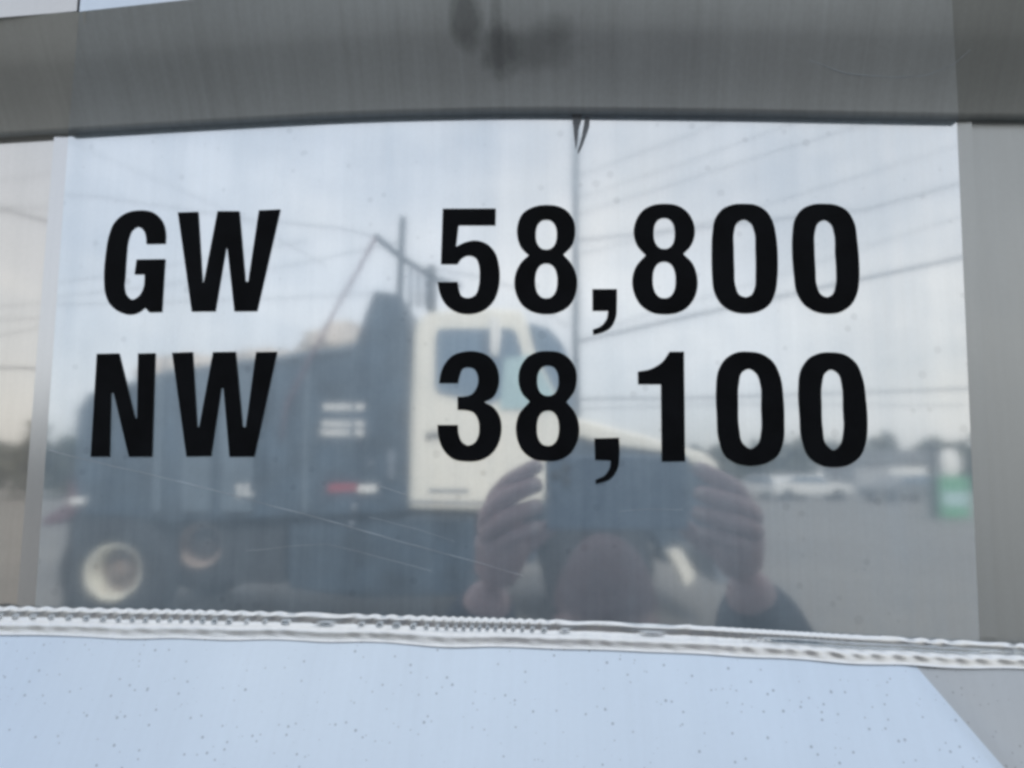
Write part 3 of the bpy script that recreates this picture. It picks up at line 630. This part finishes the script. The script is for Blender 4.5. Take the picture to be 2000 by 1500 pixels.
thin('power_line', [(-600, 340), (200, 385), (500, 430), (660, 445), (735, 462)], 15, 0.012, 'fine cable sagging to the tarp arm peak', 'power line', G)
thin('power_line', [(-600, 690), (100, 580), (300, 560), (560, 520), (790, 470)], 20, 0.014, 'fine cable rising behind the letters GW', 'power line', G)
thin('power_line', [(-300, 600), (300, 592), (540, 582), (730, 574)], 22, 0.016, 'fine cable meeting the headboard top', 'power line', G)
thin('power_line', [(1125, 388), (1330, 320), (1620, 215), (1900, 100)], 19, 0.012, 'hair thin cable second from the pole top, rising right', 'power line', G)
thin('power_line', [(1180, 640), (1500, 545), (1868, 425), (2300, 270)], 20, 0.013, 'hair thin cable above the thick cable, through the zeros', 'power line', G)
thin('power_line', [(-400, 320), (160, 272), (600, 245)], 24, 0.013, 'hair thin cable nearly level along the top left', 'power line', G)
thin('power_line', [(-300, 575), (110, 552), (240, 535), (600, 470)], 22, 0.013, 'hair thin cable just left of the letter G', 'power line', G)
thin('power_line', [(850, 525), (940, 542), (1010, 562), (1110, 640)], 16, 0.014, 'short cable dropping from the stacks to the cab top', 'power line', G)
thin('power_line', [(120, 270), (420, 400), (640, 520)], 20, 0.010, 'fine cable crossing down from the upper left', 'power line', G)
thin('power_line', [(-900, 255), (-200, 372), (-60, 412), (-30, 420)], 12, 0.024, 'cable seen only in the dusty left sheet, upper one', 'power line', G)
thin('power_line', [(-900, 690), (-200, 702), (-60, 708), (-20, 711)], 12, 0.020, 'cable seen only in the dusty left sheet, lower one', 'power line', G)

# ================================================================== FAR SIDE OF THE YARD
def crown_mesh(seed, r=(2.6, 2.2, 2.4), n=900, s=0.34):
    rnd = random.Random(seed); m = MB(); cl = [Vector((rnd.gauss(0, .45) * r[0], rnd.gauss(0, .45) * r[1], rnd.gauss(0, .42) * r[2])) for _ in range(14)]
    for _ in range(n):
        c = rnd.choice(cl) + Vector((rnd.gauss(0, .3), rnd.gauss(0, .3), rnd.gauss(0, .25))) * r[0] * 0.55
        a = Vector((rnd.uniform(-1, 1), rnd.uniform(-1, 1), rnd.uniform(-1, 1))).normalized(); b = a.orthogonal().normalized() * s * rnd.uniform(.5, 1); d = a.cross(b).normalized() * s * rnd.uniform(.4, 1)
        m.add([c - b, c + d, c + b, c - d], [(0, 1, 2, 3)])
    return m
def make_tree(name, mat, seed, h, label, group):
    t = empty(name, Matrix.Identity(4), label, 'tree', group)
    MB().tube([(0, 0, 0), (0.05, 0, h * .3), (-0.05, .05, h * .7)], [.2, .15, .06], 8).build('trunk', M['bark'], t)
    c = crown_mesh(seed); c.v = [Vector((v.x, v.y, v.z + h * .62)) for v in c.v]; c.build('crown', mat, t)
    return t
def copy_tree(src, loc, sc, rot, label):
    r = src.copy(); COL.objects.link(r); r.matrix_world = Matrix.Translation(loc) @ Matrix.Rotation(rot, 4, 'Z') @ Matrix.Scale(sc, 4); r['label'] = label
    for c in src.children:
        k = c.copy(); COL.objects.link(k); k.parent = r
    return r
kinds = [make_tree('yard_tree', M['leaf'], 3, 5.4, 'dark bushy tree at the far left edge of the yard', 'trees along the yard'), make_tree('yard_tree', M['leaf_pale'], 5, 5.0, 'pale dry tree at the far left edge of the yard', 'trees along the yard')]
spots = [(-40, 42, .85), (60, 46, .8), (130, 50, .86), (-160, 40, .8), (-290, 44, .9), (-430, 42, .85), (-600, 45, .9), (1400, 60, .62), (1470, 66, .78), (1560, 62, .8), (1650, 68, .92), (1740, 64, .86), (1830, 70, 1.02), (1920, 64, .9), (2020, 66, .95), (2140, 64, .9), (2280, 66, .95), (2440, 62, .9)]
LT = ['dark tree {} tree line at the left', 'pale dry tree {} tree line at the left', 'dark tree {} tree line at the right', 'pale dry tree {} tree line at the right']
ords = ['first in the', 'second in the', 'third in the', 'fourth in the', 'fifth in the', 'sixth in the', 'seventh in the', 'eighth in the', 'ninth in the', 'tenth in the', 'last in the']
nl = nr = 0
for i, (px, y, s) in enumerate(spots):
    p = S(px, 930, y); p.z = 0; k = i % 2; right = px > 1000
    if right: lab = LT[2 + k].format(ords[nr]); nr += 1
    else: lab = LT[k].format(ords[nl]); nl += 1
    if i < 2:
        kinds[i].matrix_world = Matrix.Translation(p) @ Matrix.Scale(s, 4); kinds[i]['label'] = lab
    else: copy_tree(kinds[k], p, s, i * 1.3, lab)
rw = random.Random(11); wm = MB()
for k in range(5200):
    px = rw.choice((rw.uniform(-1500, 330), rw.uniform(1280, 3200))); yy = rw.uniform(74, 96); c = S(px, 930, yy)
    top = 4.6 + 1.5 * noise.noise(Vector((px / 70, 0, 0))) + 0.8 * noise.noise(Vector((px / 17, 5, 0)))
    c.z = max(.1, top * (rw.random() ** .7)); a = Vector((rw.uniform(-1, 1), rw.uniform(-1, 1), rw.uniform(-1, 1))).normalized(); b = a.orthogonal().normalized() * rw.uniform(.4, .9); d = a.cross(b).normalized() * rw.uniform(.4, .8)
    wm.add([c - b, c + d, c + b, c - d], [(0, 1, 2, 3)])
tag(wm.build('woods', M['leaf_far']), 'low grey green woods closing the far side of the yard', 'woods', kind='stuff')
def make_car(name, mat, label, group):
    c = empty(name, Matrix.Identity(4), label, 'car', group)
    prof = [(-2.1, .35), (-2.15, .62), (-2.0, .86), (-1.1, .95), (-.5, 1.38), (.95, 1.42), (1.7, 1.0), (2.1, .92), (2.16, .5), (2.1, .35)]
    b = MB().prism([(a, -.85, z) for a, z in prof], (0, 1.7, 0)).build('body', mat, c, bevel=.06)
    for s in (-.862, .862):
        MB().prism([(a, s - .006, z) for a, z in [(-.95, .97), (-.45, 1.32), (.85, 1.35), (1.4, 1.0)]], (0, .012, 0)).build('window', M['glass'], c)
        for xw in (-1.32, 1.32):
            MB().lathe((xw, s * .93, .33), [(.02, .1), (.2, .11), (.33, .09), (.33, -.09), (.2, -.11), (.02, -.1)], 18).build('wheel', M['rubber'], c)
    return c
def put(o, px, y, rot):
    p = S(px, 930, y); p.z = 0; o.matrix_world = Matrix.Translation(p) @ Matrix.Rotation(rot, 4, 'Z')
put(make_car('parked_car', M['carwhite'], 'white car end-on across the yard, near the truck hood', 'cars across the yard'), 1508, 44, R(60))
put(make_car('parked_car', M['carwhite'], 'white car side-on in the middle of the far yard', 'cars across the yard'), 1580, 42, R(6))
put(make_car('parked_car', M['cargrey'], 'dark grey car in front of the low shed', 'cars across the yard'), 1760, 40, R(170))
sb = S(1740, 930, 55); sb.z = 0
sh = empty('shed', Matrix.Translation(sb), 'low pale shed with dark roof across the yard', 'shed')
MB().box((sb.x - 3.6, sb.y - 2, 0), (sb.x + 3.6, sb.y + 3, 2.3)).build('wall', M['siding'], sh)
MB().prism([(sb.x - 3.9, sb.y - 2.4, 2.3), (sb.x - 3.9, sb.y + .5, 3.3), (sb.x - 3.9, sb.y + 3.4, 2.3)], (7.8, 0, 0)).build('roof', M['roofing'], sh)
MB().box((sb.x - 1.6, sb.y - 2.05, .02), (sb.x + 1.2, sb.y - 2.004, 2.0)).build('door', M['white'], sh)
sg = S(1862, 1012, 24); sg.z = 0
ps = empty('pylon_sign', Matrix.Translation(sg), 'green upright sign with a pale blob on top, by the yard edge', 'sign')
MB().prism([S(x, y, 24) for x, y in ((1834, 930), (1892, 930), (1894, 1010), (1836, 1010))], (0, .2, 0)).build('board', M['green'], ps)
MB().prism([S(x, y, 23.99) for x, y in ((1842, 960), (1888, 960), (1889, 988), (1843, 988))], (0, .005, 0)).build('panel', M['glass_pale'], ps)
MB().ball(S(1856, 905, 24.1), (.34, .12, .5)).build('top_disc', M['white'], ps)
MB().tube([S(1826, 1012, 24.1), S(1824, 860, 24.1)], .13, 8).build('post', M['black'], ps)

# ================================================================== THE PHOTOGRAPHER and the phone
def skin_mesh(chains, sub=2):
    """chains: lists of (point, radius); chains that start on an existing point share it"""
    vs, es, rs, key = [], [], [], {}
    def vid(p, r):
        k = (round(p[0], 4), round(p[1], 4), round(p[2], 4))
        if k not in key: key[k] = len(vs); vs.append(Vector(p)); rs.append(r)
        return key[k]
    for ch_ in chains:
        ids = [vid(p, r) for p, r in ch_]; es += list(zip(ids, ids[1:]))
    me = bpy.data.meshes.new('tmp'); me.from_pydata(vs, es, []); o = bpy.data.objects.new('tmp', me); COL.objects.link(o)
    o.modifiers.new('s', 'SKIN'); sv = me.skin_vertices[0].data
    for i, r in enumerate(rs): sv[i].radius = (r, r) if isinstance(r, float) else r
    sv[0].use_root = True
    q = o.modifiers.new('u', 'SUBSURF'); q.levels = sub
    bpy.context.view_layer.update()
    out = bpy.data.meshes.new_from_object(o.evaluated_get(bpy.context.evaluated_depsgraph_get()))
    V_ = [v.co.copy() for v in out.vertices]; F_ = [tuple(p.vertices) for p in out.polygons]
    bpy.data.objects.remove(o); bpy.data.meshes.remove(out)
    return V_, F_
PW = 0.430                              # distance of the phone's back from the sheet
feet = SHEET @ Vector((0.05, -EYE_Z, 1.05))
pr = empty('person', Matrix.Translation(feet), 'person in a dark navy jacket crouching and holding up a phone, mirrored in the sheet', 'person')
LI = SHEET
def W3(v): return LI @ Vector(v)
head = H(1184, 1236, 0.76)
neck = head + Vector((0, -0.13, 0.03)); chest = head + Vector((0, -0.30, 0.07)); belly = head + Vector((0, -0.50, 0.13)); pelvis = Vector((head.x, -EYE_Z + 0.46, 0.98))
shl, shr = chest + Vector((-0.17, 0.07, 0)), chest + Vector((0.17, 0.07, 0))
wl, wr = H(962, 1140, 0.475), H(1455, 1118, 0.475)
ell_, elr = (shl + wl) / 2 + Vector((-0.09, -0.14, 0.02)), (shr + wr) / 2 + Vector((0.10, -0.14, 0.02))
kl, kr = Vector((head.x - 0.17, -EYE_Z + 0.52, 0.62)), Vector((head.x + 0.17, -EYE_Z + 0.50, 0.60))
al, ar = Vector((head.x - 0.16, -EYE_Z + 0.09, 0.92)), Vector((head.x + 0.16, -EYE_Z + 0.09, 0.90))
torso = [(pelvis, .13), (belly, .13), (chest, .135), (neck, .06), (head + Vector((0, -.06, 0)), .055)]
limbs = [[(chest, .135), (shl, .065), (ell_, .045), (wl, .03)], [(chest, .135), (shr, .065), (elr, .045), (wr, .03)],
         [(pelvis, .13), (pelvis + Vector((-.1, 0, -.02)), .09), (kl, .065), (al, .045)], [(pelvis, .13), (pelvis + Vector((.1, 0, -.02)), .09), (kr, .065), (ar, .045)]]
bm_ = MB()
v_, f_ = skin_mesh([torso] + limbs); bm_.add([W3(a) for a in v_], f_, True)
# head with face, in the local frame (front faces the sheet, -w)
def headshape():
    vs, fs, seg, ring = [], [], 32, 24
    for i in range(ring + 1):
        for j in range(seg):
            t, a = PI * i / ring, 2 * PI * j / seg
            x, y, z = math.sin(t) * math.cos(a), math.cos(t), math.sin(t) * math.sin(a)     # z front = -
            wx = 0.074 * (1 - 0.20 * max(0, -y) ** 1.5); q = Vector((x * wx, y * 0.115, z * 0.092))
            if z < 0:
                f = -z
                q.z -= 0.022 * f ** 6 * math.exp(-(q.x / 0.012) ** 2) * math.exp(-((q.y + 0.018) / 0.022) ** 2)      # nose
                q.z += 0.010 * math.exp(-((abs(q.x) - 0.031) / 0.014) ** 2) * math.exp(-((q.y - 0.006) / 0.012) ** 2)  # sockets
                q.z -= 0.006 * math.exp(-(q.x / 0.02) ** 2) * math.exp(-((q.y + 0.098) / 0.02) ** 2)                   # chin
            vs.append(q)
    for i in range(ring):
        for j in range(seg): fs.append((i * seg + j, (i + 1) * seg + j, (i + 1) * seg + (j + 1) % seg, i * seg + (j + 1) % seg))
    return vs, fs
hv, hf = headshape(); bm_.add([W3(head + q) for q in hv], hf, True)
for s in (-1, 1):
    em = MB().ball((0, 0, 0), (0.008, 0.018, 0.03), 10, 8); bm_.add([W3(head + Vector((s * .074 + v.x, -.005 + v.z, .005 + v.y))) for v in em.v], em.f, True)
# hands: palm, four fingers across the back of the phone, thumb behind it
nails = []
def hand(sgn, edge, wrist, palm, kn, mid, tip, th):
    chains = [[(wrist, .027), ((wrist + palm) / 2, .029), (palm, .036), (palm + Vector((sgn * .004, .022, -.004)), .036)]]
    v1, f1 = skin_mesh(chains); bm_.add([W3(a) for a in v1], f1, True)
    for k in range(4):
        r0 = (.0112, .0118, .0116, .0108)[k]
        c = [(palm * .55 + kn[k] * .45, .0125), (kn[k], r0 * 1.12), ((kn[k] + mid[k]) / 2 + Vector((0, 0.002, -.001)), r0 * .98), (mid[k], r0), ((mid[k] + tip[k]) / 2, r0 * .88), (tip[k], r0 * .74)]
        v1, f1 = skin_mesh([c]); bm_.add([W3(a) for a in v1], f1, True)
        n1 = MB().ball((0, 0, 0), (.0065, .005, .003), 8, 6); nails.append(([W3(tip[k] * .8 + mid[k] * .2 + Vector((v.x, v.y, v.z - r0 * .62))) for v in n1.v], n1.f))
    wb = MB().ball(palm * .45 + (kn[1] + mid[1]) * .275 + Vector((0, 0, .004)), (.026, .034, .014), 14, 10); bm_.add([W3(a) for a in wb.v], wb.f, True)
    v1, f1 = skin_mesh([[(palm, .018), (th[0], .0135), (th[1], .012), (th[2], .009)]]); bm_.add([W3(a) for a in v1], f1, True)
FW = PW - 0.010
hand(-1, 1065, wl, H(985, 1068, .462),
     [H(960, 980, .440), H(944, 1012, .439), H(944, 1046, .441), H(958, 1078, .445)],
     [H(1000, 938, .430), H(986, 970, .424), H(986, 1010, .425), H(1000, 1048, .43)],
     [H(1060, 903, .431), H(1060, 942, FW), H(1060, 984, FW), H(1056, 1026, FW + .002)],
     [H(1010, 1075, .470), H(1045, 1050, .462), H(1085, 1020, .456)])
hand(1, 1345, wr, H(1435, 1065, .462),
     [H(1452, 968, .440), H(1478, 1002, .439), H(1486, 1036, .441), H(1474, 1070, .445)],
     [H(1405, 938, .428), H(1418, 980, .422), H(1424, 1018, .424), H(1416, 1054, .43)],
     [H(1352, 908, .432), H(1352, 958, FW), H(1350, 998, FW), H(1358, 1036, FW + .002)],
     [H(1400, 1078, .470), H(1365, 1052, .462), H(1325, 1020, .456)])
bm_.build('body', M['skin'], pr)
for a, b in nails: MB().add(a, b, True).build('fingernail', M['nail'], pr)
hr = MB(); hv2 = [(q * 1.05 + Vector((0, .006, .006))) for q in hv]
keep = [f for f in hf if all(hv[i].y > 0.052 - 0.0 * hv[i].z or (hv[i].z > 0.0 and hv[i].y > -0.05) for i in f)]
hr.add([W3(head + q) for q in hv2], keep, True); ho = hr.build('hair', M['hair'], pr)
for s in (-1, 1):
    e_ = MB().ball(W3(head + Vector((s * .031, .006, -.073))), .011, 12, 8).build('eye', M['eye'], pr)
    MB().ball(W3(head + Vector((s * .031, .006, -.0815))), .0045, 8, 6).build('pupil', M['lens'], e_)
cv = [Vector((q.x * 1.12, q.y * 1.24 + .004, q.z * 1.12 + .004)) * (1 + .012 * math.sin(math.atan2(q.z, q.x) * 26)) for q in hv]
MB().add([W3(head + q) for q in cv], [f for f in hf if all(hv[i].y > 0.018 for i in f)], True).build('beanie', M['wool'], pr)
mo = MB(); mo.tube([W3(head + Vector((x, -.052 + .002 * math.cos(x * 120), -.083 + 6 * x * x))) for x in (-.024, -.012, 0, .012, .024)], [.002, .005, .0055, .005, .002], 8); mo.build('mouth', M['lip'], pr)
up_ = lambda r, d: r + d
jt = [(pelvis + Vector((0, .02, 0)), .155), (belly, .155), (chest, .16), (neck + Vector((0, -.03, 0)), .085)]
jl = [[(chest, .16), (shl, .085), (ell_, .064), (wl.lerp(ell_, .04), .046)], [(chest, .16), (shr, .085), (elr, .085), (wr.lerp(elr, .45), .082), (wr.lerp(elr, .06), .040)]]
v_, f_ = skin_mesh([jt] + jl); MB().add([W3(a) for a in v_], f_, True).build('jacket', M['jacket'], pr)
tl = [[(pelvis, .15), (pelvis + Vector((-.1, 0, -.02)), .105), (kl, .08), (al, .06)], [(pelvis, .15), (pelvis + Vector((.1, 0, -.02)), .105), (kr, .08), (ar, .06)]]
v_, f_ = skin_mesh(tl); MB().add([W3(a) for a in v_], f_, True).build('trousers', M['trousers'], pr)
for a in (al, ar):
    v_, f_ = skin_mesh([[(a + Vector((0, 0, .02)), .06), (a + Vector((0, -.045, .04)), .045), (a + Vector((0, -.048, -.06)), .044), (a + Vector((0, -.055, -.17)), .034)]])
    MB().add([W3(q) for q in v_], f_, True).build('boot', M['boot'], pr)
# phone, landscape, its lens right behind the camera
pc = [H(1065, 889, PW), H(1345, 889, PW), H(1345, 1036, PW), H(1065, 1036, PW)]
phc = sum(pc, Vector()) / 4
ph = empty('phone', Matrix.Translation(SHEET @ phc), 'blue phone held landscape in both hands, mirrored in the sheet', 'phone')
q = [W3(a) for a in pc]
MB().prism(q, NRM * 0.008).build('case', M['phone'], ph, bevel=0.003)
hw = Vector((0, 0, 0))
MB().prism([W3(Vector((a.x, a.y, PW - .002))) for a in (H(1072, 898, PW), H(1128, 898, PW), H(1128, 956, PW), H(1072, 956, PW))], NRM * 0.0018).build('lens_bump', M['phone'], ph, bevel=0.001)
ln = MB()
for a, b in ((1106, 915), (1106, 940), (1086, 928)):
    c = H(a, b, PW - .0022); ln.tube([W3(c), W3(c + Vector((0, 0, .002)))], .0062, 16)
ln.build('lens', M['lens'], ph)
sc_ = [W3(Vector((a.x * .985, a.y, PW + .0084))) for a in pc]
cc = sum(sc_, Vector()) / 4
MB().prism([cc + (a - cc) * .95 for a in sc_], NRM * 0.0006).build('screen', M['lens'], ph)
